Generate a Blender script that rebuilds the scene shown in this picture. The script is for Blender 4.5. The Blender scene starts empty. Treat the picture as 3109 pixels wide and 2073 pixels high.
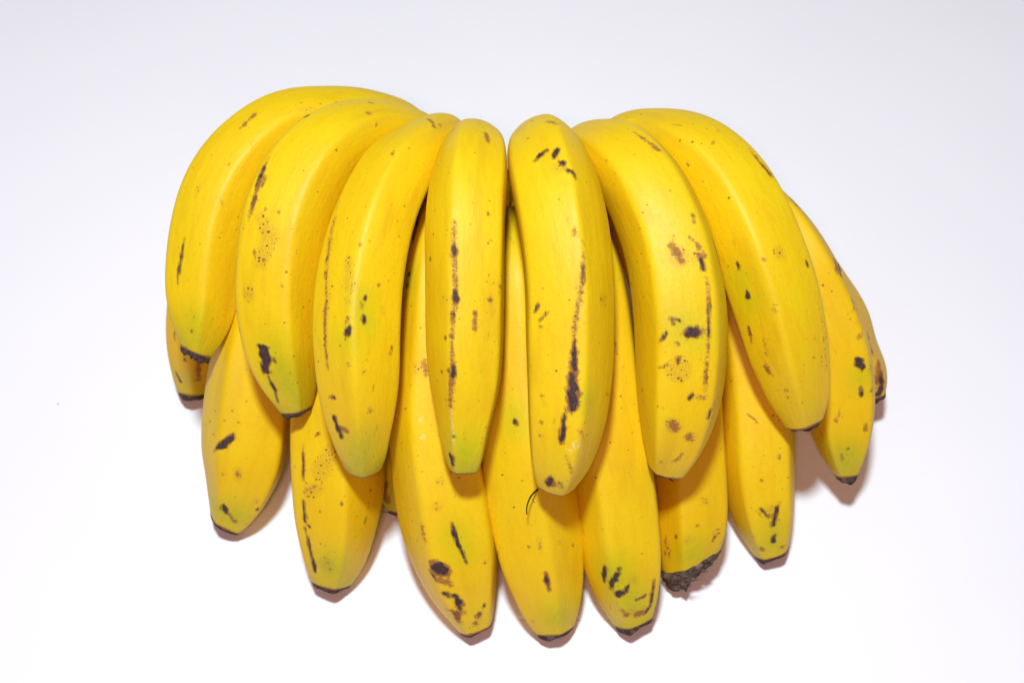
import bpy, math, random
import numpy as np

scene = bpy.context.scene
col = scene.collection

# ================================================================= camera, world, lamps, exposure
PITCH = 60                                   # degrees below the horizontal
cam_d = bpy.data.cameras.new('camera'); cam = bpy.data.objects.new('camera', cam_d); col.objects.link(cam)
cam_d.lens = 50; cam_d.sensor_width = 36; cam_d.sensor_fit = 'HORIZONTAL'
cam_d.clip_start = .02; cam_d.clip_end = 50
DIST = .65333
cam.location = (0, -DIST*math.cos(math.radians(PITCH)), .08 + DIST*math.sin(math.radians(PITCH)))
cam.rotation_euler = (math.radians(90-PITCH), 0, 0)
cam_d.dof.use_dof = True; cam_d.dof.focus_distance = .612; cam_d.dof.aperture_fstop = 11
scene.camera = cam

world = bpy.data.worlds.new('World'); scene.world = world; world.use_nodes = True
bg = world.node_tree.nodes['Background']
bg.inputs[0].default_value = (1.0, .62, .54, 1); bg.inputs[1].default_value = .18   # the pale room around the table

def area(name, loc, target, size, watts, colour, shape='DISK'):
    d = bpy.data.lights.new(name, 'AREA'); d.shape = shape; d.size = size; d.energy = watts; d.color = colour
    o = bpy.data.objects.new(name, d); col.objects.link(o)
    o.location = loc
    v = np.array(target)-np.array(loc)
    import mathutils
    o.rotation_euler = mathutils.Vector(v).to_track_quat('-Z', 'Y').to_euler()
    return o
area('lamp_above', (-.06, -.04, 1.22), (-.02, -.27, 0), .13, 15.2, (.80, .950, 1.0))
area('camera_flash', (-.06, -.50, .90), (0, -.03, .03), .12, 2.2, (1.0, .50, .42))

scene.view_settings.view_transform = 'Standard'; scene.view_settings.look = 'None'
scene.view_settings.exposure = 0; scene.view_settings.gamma = 1
scene.view_settings.use_curve_mapping = False
scene.render.engine = 'CYCLES'
scene.cycles.max_bounces = 6; scene.cycles.diffuse_bounces = 5; scene.cycles.glossy_bounces = 2

# ================================================================= helpers
def mesh_obj(name, V, F, mat, parent=None, smooth=True):
    me = bpy.data.meshes.new(name)
    V = np.ascontiguousarray(V, dtype=np.float32).reshape(-1, 3)
    if isinstance(F, np.ndarray):
        n = len(F); k = F.shape[1]
        me.vertices.add(len(V)); me.vertices.foreach_set('co', V.ravel())
        me.loops.add(n*k); me.loops.foreach_set('vertex_index', F.astype(np.int32).ravel())
        me.polygons.add(n); me.polygons.foreach_set('loop_start', np.arange(0, n*k, k, dtype=np.int32))
        me.update(calc_edges=True)
    else:
        me.from_pydata([tuple(map(float, v)) for v in V], [], F); me.update()
    me.materials.append(mat)
    me.polygons.foreach_set('use_smooth', [smooth]*len(me.polygons))
    o = bpy.data.objects.new(name, me); col.objects.link(o)
    if parent is not None: o.parent = parent
    return o

def grid_faces(nr, nc, flip=False):
    i = np.arange(nr-1)[:, None]; j = np.arange(nc)[None, :]; k = (j+1) % nc
    a, b, c, d = i*nc+j, i*nc+k, (i+1)*nc+k, (i+1)*nc+j
    f = np.stack([a, b, c, d], -1).reshape(-1, 4)
    return f[:, ::-1].copy() if flip else f

def add_attr(o, name, values):
    at = o.data.attributes.new(name, 'FLOAT', 'POINT')
    at.data.foreach_set('value', np.ascontiguousarray(values, dtype=np.float32).ravel())

class NT:
    """Small wrapper for writing node trees."""
    def __init__(self, name):
        self.m = bpy.data.materials.new(name); self.m.use_nodes = True
        self.t = self.m.node_tree; self.bsdf = self.t.nodes['Principled BSDF']
    def n(self, kind, **kw):
        x = self.t.nodes.new(kind)
        for k, v in kw.items(): setattr(x, k, v)
        return x
    def l(self, a, b): self.t.links.new(a, b)
    def val(self, sock, v):
        if hasattr(v, 'is_linked') or isinstance(v, bpy.types.NodeSocket): self.l(v, sock)
        else: sock.default_value = v
    def math(self, op, a, b=0., c=0., clamp=False):
        x = self.n('ShaderNodeMath', operation=op, use_clamp=clamp)
        for s, v in zip(x.inputs, (a, b, c)): self.val(s, v)
        return x.outputs[0]
    def attr(self, name): return self.n('ShaderNodeAttribute', attribute_name=name).outputs['Fac']
    def noise(self, vec, scale, detail=3., rough=.55, dist=0.):
        x = self.n('ShaderNodeTexNoise'); self.l(vec, x.inputs['Vector'])
        x.inputs['Scale'].default_value = scale; x.inputs['Detail'].default_value = detail
        x.inputs['Roughness'].default_value = rough; x.inputs['Distortion'].default_value = dist
        return x.outputs['Fac']
    def step(self, v, lo, hi):
        x = self.n('ShaderNodeMapRange', interpolation_type='SMOOTHSTEP')
        self.val(x.inputs['Value'], v); x.inputs['From Min'].default_value = lo; x.inputs['From Max'].default_value = hi
        return x.outputs['Result']
    def mix(self, f, a, b):
        x = self.n('ShaderNodeMix', data_type='RGBA'); self.val(x.inputs[0], f)
        for s, v in ((x.inputs[6], a), (x.inputs[7], b)):
            if isinstance(v, tuple): s.default_value = (*v, 1)
            else: self.l(v, s)
        return x.outputs[2]
    def bump(self, h, strength, dist):
        x = self.n('ShaderNodeBump'); self.l(h, x.inputs['Height'])
        x.inputs['Strength'].default_value = strength; x.inputs['Distance'].default_value = dist
        return x.outputs['Normal']

# ================================================================= materials
def peel_material():
    k = NT('banana_peel')
    co = k.n('ShaderNodeAttribute', attribute_name='peel_co').outputs['Vector']      # (along, round, seed) in metres
    stretch = k.n('ShaderNodeMapping'); k.l(co, stretch.inputs[0]); stretch.inputs['Scale'].default_value = (.22, 1, 1)
    st = stretch.outputs[0]
    tone = k.attr('tone')
    big = k.noise(co, 28, 2)
    streak = k.noise(st, 260, 3)
    fine = k.noise(co, 1500, 3, .65)
    mid = k.noise(co, 420, 4, .6)
    # ripe yellow, a little deeper or greener from banana to banana and along each one
    base = k.mix(k.step(big, .3, .7), (.810, .530, .0015), (.815, .575, .002))
    base = k.mix(k.math('MULTIPLY', k.step(tone, .4, 1.), .8), base, (.78, .43, .0015))
    base = k.mix(k.math('MULTIPLY', k.step(streak, .48, .70), .34), base, (.78, .43, .0015))
    base = k.mix(k.math('MULTIPLY', k.attr('ridge_line'), .10), base, (.84, .64, .03))
    g = k.math('MULTIPLY', k.attr('green'), k.math('ADD', k.math('MULTIPLY', big, .5), k.math('MULTIPLY', mid, .9)))
    base = k.mix(k.math('MULTIPLY', g, 1.15, clamp=True), base, (.38, .46, .003))
    # faint tan mottling
    mot = k.math('MULTIPLY', k.step(k.noise(co, 900, 4, .7), .60, .72), k.step(k.noise(co, 70, 2), .48, .68))
    base = k.mix(k.math('MULTIPLY', mot, .62), base, (.48, .25, .015))
    pore = k.step(k.noise(st, 2400, 2, .8), .52, .70)
    base = k.mix(k.math('MULTIPLY', pore, .26), base, (.55, .33, .004))
    duller = k.step(k.noise(st, 75, 3, .6), .52, .70)
    base = k.mix(k.math('MULTIPLY', duller, .38), base, (.62, .37, .003))
    # freckles: small round dots, few of them
    def dots(scale, keep, rad, mask, colour, base):
        v = k.n('ShaderNodeTexVoronoi'); k.l(co, v.inputs['Vector']); v.inputs['Scale'].default_value = scale
        sep = k.n('ShaderNodeSeparateColor'); k.l(v.outputs['Color'], sep.inputs[0])
        on = k.math('GREATER_THAN', sep.outputs[0], keep)
        r = k.math('MULTIPLY', k.math('POWER', sep.outputs[1], 2.), rad)
        d = k.math('SUBTRACT', k.math('ADD', r, k.math('MULTIPLY', k.math('SUBTRACT', fine, .5), rad*1.2)), v.outputs['Distance'])
        m = k.math('MULTIPLY', k.math('MULTIPLY', k.step(d, -.06, .08), on), mask)
        return k.mix(m, base, colour)
    dens = k.math('MULTIPLY', k.step(k.noise(co, 45, 2), .36, .62), .8)
    base = dots(420, .62, .26, dens, (.20, .085, .012), base)
    base = dots(130, .91, .14, dens, (.13, .050, .012), base)
    # scuffs: tan rubbed skin sprinkled with dark pinpricks
    sc = k.attr('scuff')
    m = k.math('MULTIPLY', k.step(sc, .25, .85), k.step(k.noise(co, 2600, 2, .8), .40, .66))
    base = k.mix(k.math('MULTIPLY', m, .68), base, (.38, .17, .03))
    base = dots(900, .45, .62, k.math('MULTIPLY', k.step(sc, .30, .7), .85), (.12, .045, .014), base)
    # pale specks: glossy highlights painted into the colour, and whitish scuffs
    wm = k.math('MULTIPLY', k.step(k.attr('glint_scuff'), .35, .8), k.step(k.noise(co, 1300, 3, .7), .46, .60))
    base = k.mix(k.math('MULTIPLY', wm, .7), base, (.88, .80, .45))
    # russet bruises
    rf = k.math('ADD', k.attr('russet'), k.math('MULTIPLY', k.math('SUBTRACT', k.noise(co, 900, 4, .7), .5), 1.0))
    rm = k.step(rf, .32, .72)
    base = k.mix(k.math('MULTIPLY', rm, .85), base, (.29, .088, .028))
    # black scars with brown rims
    df = k.math('ADD', k.attr('dark'), k.math('ADD', k.math('MULTIPLY', k.math('SUBTRACT', k.noise(st, 1300, 4, .7), .5), .6), k.math('MULTIPLY', k.math('SUBTRACT', k.noise(co, 380, 2), .5), .35)))
    base = k.mix(k.math('MULTIPLY', k.step(df, .20, .52), .72), base, (.20, .080, .018))
    dm = k.step(df, .46, .66)
    dcol = k.mix(k.step(fine, .35, .7), (.026, .013, .015), (.085, .043, .043))
    base = k.mix(k.math('MULTIPLY', dm, .97), base, dcol)
    b = k.bsdf
    k.l(base, b.inputs['Base Color'])
    rough = k.math('ADD', k.math('MULTIPLY', mid, .22), .40)
    rough = k.math('ADD', rough, k.math('MULTIPLY', k.math('MAXIMUM', dm, rm), .12))
    k.l(rough, b.inputs['Roughness'])
    b.inputs['Specular IOR Level'].default_value = .36
    h = k.math('SUBTRACT', k.math('ADD', k.math('MULTIPLY', mid, .5), k.math('MULTIPLY', k.noise(st, 500, 3), .6)), k.math('MULTIPLY', k.math('MAXIMUM', dm, k.math('MULTIPLY', rm, .5)), .8))
    k.l(k.bump(h, .45, .0007), b.inputs['Normal'])
    return k.m

def fibre_material(name, c1, c2, rough=.75):
    k = NT(name)
    tc = k.n('ShaderNodeTexCoord').outputs['Object']
    a = k.noise(tc, 700, 5, .7); c = k.noise(tc, 190, 3)
    base = k.mix(k.step(a, .35, .7), c1, c2)
    base = k.mix(k.math('MULTIPLY', k.step(c, .55, .7), .5), base, tuple(x*2.0 for x in c2))
    k.l(base, k.bsdf.inputs['Base Color']); k.bsdf.inputs['Roughness'].default_value = rough
    k.bsdf.inputs['Specular IOR Level'].default_value = .3
    k.l(k.bump(a, .7, .0008), k.bsdf.inputs['Normal'])
    return k.m

def table_material():
    k = NT('white_surface')
    tc = k.n('ShaderNodeTexCoord').outputs['Object']
    a = k.noise(tc, 3.5, 3); f = k.noise(tc, 900, 3)
    base = k.mix(k.step(a, .3, .7), (.862, .860, .915), (.888, .884, .935))
    v = k.n('ShaderNodeTexVoronoi'); k.l(tc, v.inputs['Vector']); v.inputs['Scale'].default_value = 26
    sep = k.n('ShaderNodeSeparateColor'); k.l(v.outputs['Color'], sep.inputs[0])
    sp = k.math('MULTIPLY', k.math('GREATER_THAN', sep.outputs[0], .93), k.step(v.outputs['Distance'], .022, .012))
    base = k.mix(k.math('MULTIPLY', sp, .45), base, (.35, .33, .32))
    k.l(base, k.bsdf.inputs['Base Color'])
    k.bsdf.inputs['Roughness'].default_value = .45; k.bsdf.inputs['Specular IOR Level'].default_value = .25
    k.l(k.bump(f, .05, .0003), k.bsdf.inputs['Normal'])
    return k.m

PEEL = peel_material()
END = fibre_material('dried_blossom_end', (.022, .014, .013), (.110, .070, .058))
TORN = fibre_material('torn_dry_fibre', (.040, .027, .020), (.190, .132, .095))
HAIR = fibre_material('dried_filament', (.010, .006, .005), (.030, .016, .012), .6)
CROWN = fibre_material('crown_flesh', (.20, .12, .02), (.42, .30, .05), .6)
WHITE = table_material()

# ================================================================= the white surface
SEAM_Y = -.1045                                # hair-thin joint in front of the bunch
ys = sorted(set([round(v, 4) for v in np.linspace(-1.6, 2.0, 91)] + [SEAM_Y+d for d in (-.0016, -.0005, 0, .0005, .0016)]))
xs = np.r_[np.linspace(-2, -.06, 40), np.linspace(-.05, .12, 35), np.linspace(.13, 2, 40)]
V = []
for y in ys:
    for x in xs:
        z = 0.
        r = math.hypot(x, y+.02)
        z -= .0018*(1-math.exp(-max(0, r-.22)**2/.04))*(1+math.sin(5.1*x+1.3)*math.sin(4.3*y+.4))   # it is not quite flat
        if abs(y-SEAM_Y) < .0004: z -= .0012*max(0, 1-abs(x-.035)/.075)
        V.append((x, y, z))
nx = len(xs)
F = [(j*nx+i, j*nx+i+1, (j+1)*nx+i+1, (j+1)*nx+i) for j in range(len(ys)-1) for i in range(nx-1)]
surface = mesh_obj('tabletop', V, F, WHITE, smooth=True)
surface['kind'] = 'structure'; surface['label'] = 'smooth white surface under the bananas with a hair-thin joint'; surface['category'] = 'tabletop'

# ---------------------------------------------------------------- banana shape (pure numpy)
NS, NA = 300, 112          # rings along a banana, points round it

def catmull(P, n):
    """Centripetal-like spline through the rows of P, resampled to n rows of equal arc length, lightly smoothed."""
    P = np.asarray(P, float)
    Q = np.vstack([2*P[0]-P[1], P, 2*P[-1]-P[-2]])
    out = []
    for i in range(1, len(Q)-2):
        t = np.linspace(0, 1, 40, endpoint=False)[:, None]
        a, b, c, d = Q[i-1], Q[i], Q[i+1], Q[i+2]
        out.append(.5*((2*b)+(-a+c)*t+(2*a-5*b+4*c-d)*t**2+(-a+3*b-3*c+d)*t**3))
    out.append(P[-1:])
    C = np.vstack(out)
    def resample(C, n):
        L = np.r_[0, np.cumsum(np.linalg.norm(np.diff(C[:, :3], axis=0), axis=1))]
        u = np.linspace(0, L[-1], n)
        return np.stack([np.interp(u, L, C[:, k]) for k in range(C.shape[1])], 1), L[-1]
    C, _ = resample(C, n)
    k = np.exp(-.5*(np.arange(-12, 13)/5.)**2); k /= k.sum()
    S = C.copy()
    for j in range(C.shape[1]):
        pad = np.r_[2*C[0, j]-C[12:0:-1, j], C[:, j], 2*C[-1, j]-C[-2:-14:-1, j]]
        S[:, j] = np.convolve(pad, k, 'valid')
    return resample(S, n)

def frames(C, look):
    """Rotation-minimising frames; at a third of the length the normal points towards `look`."""
    T = np.gradient(C, axis=0); T /= np.linalg.norm(T, axis=1)[:, None]
    n = len(C); m = n//3
    N = np.zeros_like(C)
    v = look - T[m]*np.dot(look, T[m]); N[m] = v/np.linalg.norm(v)
    for rng, st in ((range(m+1, n), -1), (range(m-1, -1, -1), 1)):
        for i in rng:
            v = N[i+st] - T[i]*np.dot(N[i+st], T[i]); N[i] = v/np.linalg.norm(v)
    return T, N, np.cross(T, N)

LOOK = np.array([0, -.5, .8660254])

def banana_grid(b):
    """Grid of surface points, arc length of every ring (m) and angle of every column (rad)."""
    S, L = catmull(b['spine'], NS)
    S = S*.01; L *= .01
    C, R = S[:, :3], S[:, 3]
    T, N, B = frames(C, LOOK)
    s = np.linspace(0, L, NS)
    a = np.linspace(-math.pi, math.pi, NA, endpoint=False)
    rs = np.random.RandomState(b['seed'])
    # five soft ridges, unequal, fading into the neck and strongest over the last third towards the tip
    tw = a[None, :] - math.radians(b['ridge']) - .08*np.sin(s[:, None]/L*2.2+rs.rand()*6)
    x = tw*5/2
    rid = np.abs(np.cos(x))**2.2
    poly = np.zeros((NS, NA))
    for k in range(5):
        jit = math.radians(rs.uniform(-5, 5)); w = rs.uniform(.985, 1.015)
        poly += np.maximum(0, np.cos(tw-math.radians(36+72*k)-jit)*w)**19
    poly = poly**(-1/19)/1.05
    t = s/L
    fac = np.interp(t, [0, .04, .15, .4, .55, .68, 1], [.50, .74, .74, .64, .48, .18, .05])
    prof = 1 + fac[:, None]*(poly-1)
    for k in range(7):      # slow unevenness
        f1, f2 = rs.randint(1, 4), rs.uniform(10, 70)
        prof += .0045*np.cos(f1*a[None, :]+f2*s[:, None]*2+rs.rand()*6.28)
    rad = R[:, None]*prof
    P = C[:, None, :] + rad[..., None]*(np.cos(a)[None, :, None]*N[:, None, :] + np.sin(a)[None, :, None]*B[:, None, :])
    if b.get('slant'):
        P += (T[0][None, None, :]*b['slant']*.001)*(np.sin(a)[None, :]*np.clip(1-s/.03, 0, 1)[:, None])[..., None]
    return dict(P=P, s=s, a=a, R=R, C=C, T=T, N=N, B=B, L=L, rid=rid, rad=rad)


# ---------------------------------------------------------------- measured shapes (cm: x, y, z, radius from tip to crown);
# marks lie on the peel as (mm from the tip, degrees round from the front, half width in mm): d black, r russet, s scuff, g green
BANANAS = [
 dict(label='plain yellow banana at the upper left back with one thin dark streak and a dark stubby tip',
  seed=1, slant=-1.6, ridge=-62, tone=0.55, tipgreen=0.9, end=(3.0, 0.97, 'stub'),
  spine=[(-14.651,-0.134,7.345,0.726), (-14.51,0.494,7.708,1.088), (-14.38,1.393,8.169,1.432), (-14.25,2.817,8.934,1.675), (-13.967,4.565,9.943,1.796), (-13.321,6.372,10.871,1.819), (-12.283,8.018,11.359,1.779), (-10.785,9.577,11.335,1.698), (-8.898,10.621,10.784,1.546), (-6.949,11.454,9.648,1.513), (-5.058,11.937,7.733,1.292), (-4.209,10.455,4.106,0.928)],
  marks=[
   ('d', [(49.7,-28,0.3), (40.2,-31.4,0.69), (33.5,-34.9,0.49), (29.9,-35.1,0.2)]),
   ('r', [(105.7,-29.1,1.4), (103.2,-27.5,0.8)]),
   ('r', [(100.7,-26.5,1.4), (99.1,-26.7,0.8)]),
   ('s', [(71.3,-27.6,0.99), (67,-26.5,0.79)]),
   ('d', [(83.8,-1.1,0.3)]),
   ('s', [(21.1,15.2,0.59)]),
   ('d', [(8.7,-5.2,0.3)]),
   ('s', [(122.6,3.2,1.01), (128.3,6.7,0.51)]),
   ('g', [(12.9,3.2,5.92), (4.1,14.7,6.95)]),
  ],
  filaments=[]),
 dict(label='broad yellow banana with a scarred shoulder and a black double spot above its tip',
  seed=2, slant=0, ridge=-50, tone=0.45, tipgreen=0.8, end=(2.0, 0.95, 'thin'),
  spine=[(-9.777,-3.184,7.547,0.707), (-9.864,-2.751,8.028,0.998), (-10.067,-2.084,8.644,1.346), (-10.269,-1.169,9.403,1.692), (-10.392,0.41,10.546,1.9), (-10.309,1.672,11.448,1.944), (-10.074,3.236,12.236,1.995), (-9.506,4.953,12.823,1.977), (-8.547,6.731,13.041,1.871), (-7.153,8.345,12.472,1.648), (-5.689,9.533,11.194,1.463), (-4.083,10.507,8.87,1.197), (-3.359,10.455,4.106,0.928)],
  marks=[
   ('r', [(102.6,-51,0.48), (96.7,-47.5,1.14), (93.1,-45.6,1.14), (86.2,-42,1.04), (80.5,-42.9,0.57)]),
   ('d', [(99.4,-48.1,0.38), (95.9,-47.8,0.86), (92.6,-46.6,0.57)]),
   ('d', [(96.3,-40.2,0.48), (92.9,-40.1,0.38)]),
   ('d', [(87.8,-42.8,0.66), (84,-42.7,0.47)]),
   ('d', [(123.8,-54.6,0.88)]),
   ('r', [(147.1,-20.7,0.9)]),
   ('r', [(141.1,5.7,1.18)]),
   ('s', [(81,-26.3,2.83), (74.3,-8.8,3.75), (65.3,-17.1,3.19)]),
   ('s', [(53.1,-32.5,3.21)]),
   ('d', [(84.5,-23.5,0.47)]),
   ('d', [(84.3,-4.7,0.47)]),
   ('d', [(68.2,-29.6,0.56)]),
   ('d', [(65.8,-14.1,0.38)]),
   ('d', [(29.7,-19.1,2.28), (27.5,-18.1,2.85), (25.4,-19,2.47)]),
   ('d', [(22.1,-25.5,2.1)]),
   ('d', [(25.7,-5.6,0.47), (24.4,-4.6,0.38)]),
   ('d', [(18.1,-26,0.48), (15.2,-25.5,1.05), (12.5,-24.8,0.58)]),
   ('d', [(12.5,-24.8,0.29), (6.5,-34.7,0.29)]),
   ('d', [(39.8,-61.1,0.48), (38.1,-56.7,0.67)]),
   ('d', [(57.1,12.7,0.28)]),
   ('g', [(30.1,-1.6,5.68), (14.5,6.6,8.6), (5.6,26.2,6.76)]),
  ],
  filaments=[(0.75, [[-9.71, -2.576, 6.282], [-9.476, -3.012, 6.607], [-9.373, -3.286, 6.796], [-9.161, -3.486, 6.796]]), (0.5, [[-10.191, -2.61, 6.262], [-10.08, -2.823, 6.37]]), (0.6, [[-9.95, -2.61, 6.262], [-9.84, -2.841, 6.36], [-9.72, -2.806, 6.38]]), (0.35, [[-9.75, -2.61, 6.262], [-9.536, -3.115, 6.548], [-9.467, -3.309, 6.667]])]),
 dict(label='yellow banana left of centre with a scuffed brown left ridge and green blunt tip',
  seed=3, slant=0, ridge=-69, tone=0.5, tipgreen=1.0, end=(0.6, 0.8, 'hidden'),
  spine=[(-6.611,-5.802,6.96,0.756), (-6.583,-5.493,7.658,0.962), (-6.618,-5.003,8.402,1.148), (-6.652,-4.193,9.332,1.444), (-6.682,-2.996,10.312,1.685), (-6.717,-1.458,11.431,1.774), (-6.614,0.229,12.289,1.758), (-6.275,1.978,13.068,1.706), (-5.762,3.806,13.43,1.646), (-4.995,5.857,13.229,1.561), (-4.038,7.876,12.201,1.386), (-3.054,9.688,10.129,1.203), (-2.321,10.455,4.106,0.928)],
  marks=[
   ('s', [(118.3,-73.9,0.76), (105.9,-62,0.84), (99,-59,1.31), (85.4,-50.6,1.11), (75.8,-41,1.29), (67.3,-43.7,1.29), (58.7,-44.7,1.3), (49.2,-45.3,0.74)]),
   ('r', [(107,-62,0.28), (98.3,-58.9,0.56), (84.9,-51,0.46), (74.6,-43.8,0.55), (66.6,-44.5,0.65), (57.1,-45.3,0.56), (49.8,-45,0.28)]),
   ('r', [(96.7,-57.4,0.65), (90,-54.3,0.56)]),
   ('r', [(73,-44.1,0.65), (67.3,-45.5,0.74), (58.7,-45.6,0.65)]),
   ('d', [(85.2,-52.2,0.46)]),
   ('d', [(118.3,-73.9,0.57)]),
   ('d', [(76.7,15.5,0.46), (75.6,14.6,0.55)]),
   ('d', [(73.7,11.3,0.55), (72.3,10.4,0.55)]),
   ('d', [(69.1,14.5,0.55), (67.8,14.1,0.82), (66.5,15.4,0.46)]),
   ('d', [(64.9,-3.1,0.55), (63.3,-6.6,1.19), (62.1,-9.7,0.73)]),
   ('r', [(68.5,-6.4,0.55), (66.3,-8.6,0.37)]),
   ('r', [(51.3,-6.6,0.73)]),
   ('r', [(48.2,13.3,0.64)]),
   ('d', [(37,-47.3,0.47), (36.5,-39.5,0.74)]),
   ('d', [(28.6,-45.4,0.84), (24.7,-41.8,1.22), (21,-39.1,0.94)]),
   ('r', [(24.2,-35.2,1.31), (24,-20.2,0.65)]),
   ('d', [(56.8,61.2,0.37), (54.2,59,0.37)]),
   ('r', [(31.5,22.7,1.12)]),
   ('r', [(168,-10.3,0.99), (163.3,9.8,0.89)]),
   ('r', [(168.2,14.5,1.19)]),
   ('d', [(135.8,-8.4,0.38)]),
   ('s', [(90.7,-15.2,2.39), (80,-5.8,2.38)]),
   ('s', [(74.7,-7.1,1.46)]),
   ('d', [(82.8,34.1,0.28)]),
   ('s', [(71.5,44.9,1.3)]),
   ('g', [(75.1,9.8,4.58), (67.6,16,4.59)]),
   ('g', [(60.6,-5.4,3.29)]),
   ('g', [(16.1,8.9,8.46), (8.9,6,8.54)]),
  ],
  filaments=[]),
 dict(label='straight yellow banana in the middle with a brown scuffed stripe down its ridge and green tip',
  seed=4, slant=0, ridge=-22, tone=0.5, tipgreen=1.0, end=(1.2, 0.75, 'hidden'),
  spine=[(-2.075,-6.523,8.506,0.698), (-2.067,-6.222,8.969,0.864), (-2.024,-5.556,9.526,0.993), (-1.965,-4.628,10.178,1.235), (-1.923,-3.727,10.871,1.465), (-1.918,-2.508,11.748,1.602), (-1.917,-0.921,12.722,1.637), (-1.92,0.745,13.568,1.659), (-1.896,2.618,14.13,1.671), (-1.829,4.456,14.152,1.657), (-1.759,6.425,13.442,1.524), (-1.759,8.158,11.902,1.294), (-1.496,9.579,9.489,1.138), (-0.811,10.455,4.106,0.928)],
  marks=[
   ('r', [(143.9,22.9,0.86), (140.9,25.6,1.24), (138,27.5,0.76)]),
   ('s', [(101.5,-16.8,0.73), (92.7,-16.8,1.09), (84.5,-15.4,1.09), (72.4,-14.4,1.18), (65.4,-17.7,0.9), (57.5,-19.7,0.81), (44.3,-19.1,1.09), (35.3,-23.3,1.28), (25.2,-28.3,0.83)]),
   ('r', [(101.1,-16.8,0.36), (90.5,-16.1,0.73), (80.1,-14.8,0.63), (71.7,-14.4,0.81), (64,-17.8,0.54), (54.6,-19.3,0.54), (44.4,-19.1,0.82), (34.3,-23.6,0.73)]),
   ('r', [(98.4,-17.2,0.45), (94.3,-16.9,0.73), (90.5,-16.1,1.18), (85.6,-15.4,0.81)]),
   ('d', [(92.4,-16.2,0.27), (90.5,-16.1,1), (88.3,-15.5,0.54)]),
   ('d', [(75.5,-14.8,0.45), (72.4,-14.4,1.18), (70.3,-14.4,0.72)]),
   ('d', [(66.6,-17.2,0.63), (64.5,-18.3,0.45)]),
   ('d', [(57.7,-19.7,0.45)]),
   ('r', [(58.1,-20.3,0.54), (49.6,-19.7,0.54)]),
   ('d', [(46.5,-18.8,0.54), (44.3,-19.1,0.82), (41.6,-18.9,0.64)]),
   ('d', [(44,-25.9,0.64)]),
   ('r', [(40.9,-20.8,1), (34.3,-25.3,0.82), (29.3,-27.3,0.82)]),
   ('r', [(66.9,13.8,0.91), (64,13.8,1.18), (60.8,13.1,1.18)]),
   ('d', [(66.9,13.8,0.54)]),
   ('s', [(73.6,39.1,0.91), (66.6,40.4,0.82)]),
   ('d', [(72,38.4,0.64)]),
   ('s', [(78,52.7,1.1), (75.1,54.3,0.91)]),
   ('d', [(77.5,54,0.55)]),
   ('s', [(58.5,36.5,0.55), (56.2,28.4,0.36)]),
   ('d', [(57,-30.1,0.54)]),
   ('d', [(43.5,-42.6,0.37)]),
   ('d', [(7.4,-43.4,0.65), (6.3,-34.2,1.21), (4.2,-32.9,0.65)]),
   ('d', [(15.4,-24,0.55)]),
   ('s', [(51,40.8,0.55)]),
   ('g', [(9.1,-0.1,9.25), (4,0.7,9.29)]),
   ('s', [(73.6,-34,0.55), (70.1,-36.3,0.45)]),
   ('d', [(95,37,0.27)]),
   ('d', [(104.9,33.5,0.37)]),
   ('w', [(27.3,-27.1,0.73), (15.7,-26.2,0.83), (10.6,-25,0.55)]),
  ],
  filaments=[]),
 dict(label='fat yellow banana right of centre with dark flecks on top and a long black scar',
  seed=5, slant=0, ridge=15, tone=0.5, tipgreen=0.25, end=(0.6, 0.7, 'hidden'),
  spine=[(1.89,-7.103,8.056,0.869), (1.992,-6.759,8.659,1.165), (2.13,-5.969,9.519,1.439), (2.268,-4.973,10.441,1.655), (2.355,-3.596,11.409,1.771), (2.37,-2.04,12.422,1.824), (2.351,-0.437,13.348,1.852), (2.194,1.307,14.066,1.859), (1.989,2.914,14.359,1.876), (1.736,4.647,14.147,1.87), (1.505,6.425,13.442,1.72), (1.312,8.096,11.981,1.413), (1.033,9.579,9.489,1.18), (0.594,10.455,4.106,0.928)],
  marks=[
   ('d', [(134.8,-22.8,0.46), (136.2,-12.3,0.84), (137.7,-3.4,0.47)]),
   ('d', [(133.7,3.4,1.11), (135.7,8.5,1.02)]),
   ('d', [(130.2,8.4,0.64), (128.9,12.2,0.74)]),
   ('d', [(125.9,14.9,0.73), (125.7,19.5,0.73), (124.4,23.4,0.46), (123.3,23.8,0.37)]),
   ('d', [(209.7,169.8,0.52), (211.2,157.4,0.74), (216.4,138.7,0.53)]),
   ('s', [(128.2,4.4,2.39)]),
   ('r', [(155.4,10.1,1.15), (152.5,15.8,0.76)]),
   ('r', [(104.5,11.3,1.08), (103.6,12.4,0.9)]),
   ('s', [(121.5,9.8,1.09)]),
   ('s', [(108.8,6.5,0.72), (106.4,8,0.72)]),
   ('s', [(97.2,19.4,0.81), (88.7,16.1,1.07), (84.5,13.1,1.34), (76.7,9.9,1.34), (68.4,5.5,1.08), (61.4,4.6,0.81)]),
   ('r', [(96.8,19.3,0.27), (86,14.7,0.54), (77.5,10.4,0.63), (68.3,6,0.63), (61.4,6.2,0.54)]),
   ('d', [(91.8,17.3,0.36), (87.5,17.3,0.45)]),
   ('d', [(86,16.6,0.54)]),
   ('r', [(81.4,11.5,0.63), (71.7,7.5,0.72)]),
   ('d', [(64,6.6,0.36), (61.9,7.2,0.72), (56,5.8,0.9), (48.4,4.9,1.44), (43,6.2,2.07), (39.7,7.4,1.98), (37,5.3,0.99)]),
   ('r', [(61.4,5.6,1.17), (49.1,4.2,1.98), (42.2,6.3,2.7), (36.5,4.9,1.44)]),
   ('r', [(37.8,-0.7,0.54), (34.5,-3.4,0.54)]),
   ('d', [(34.8,-3.5,0.63), (30.4,-4,1.09), (25.7,-4.1,1.27)]),
   ('r', [(24.3,-3.5,0.91)]),
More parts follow.
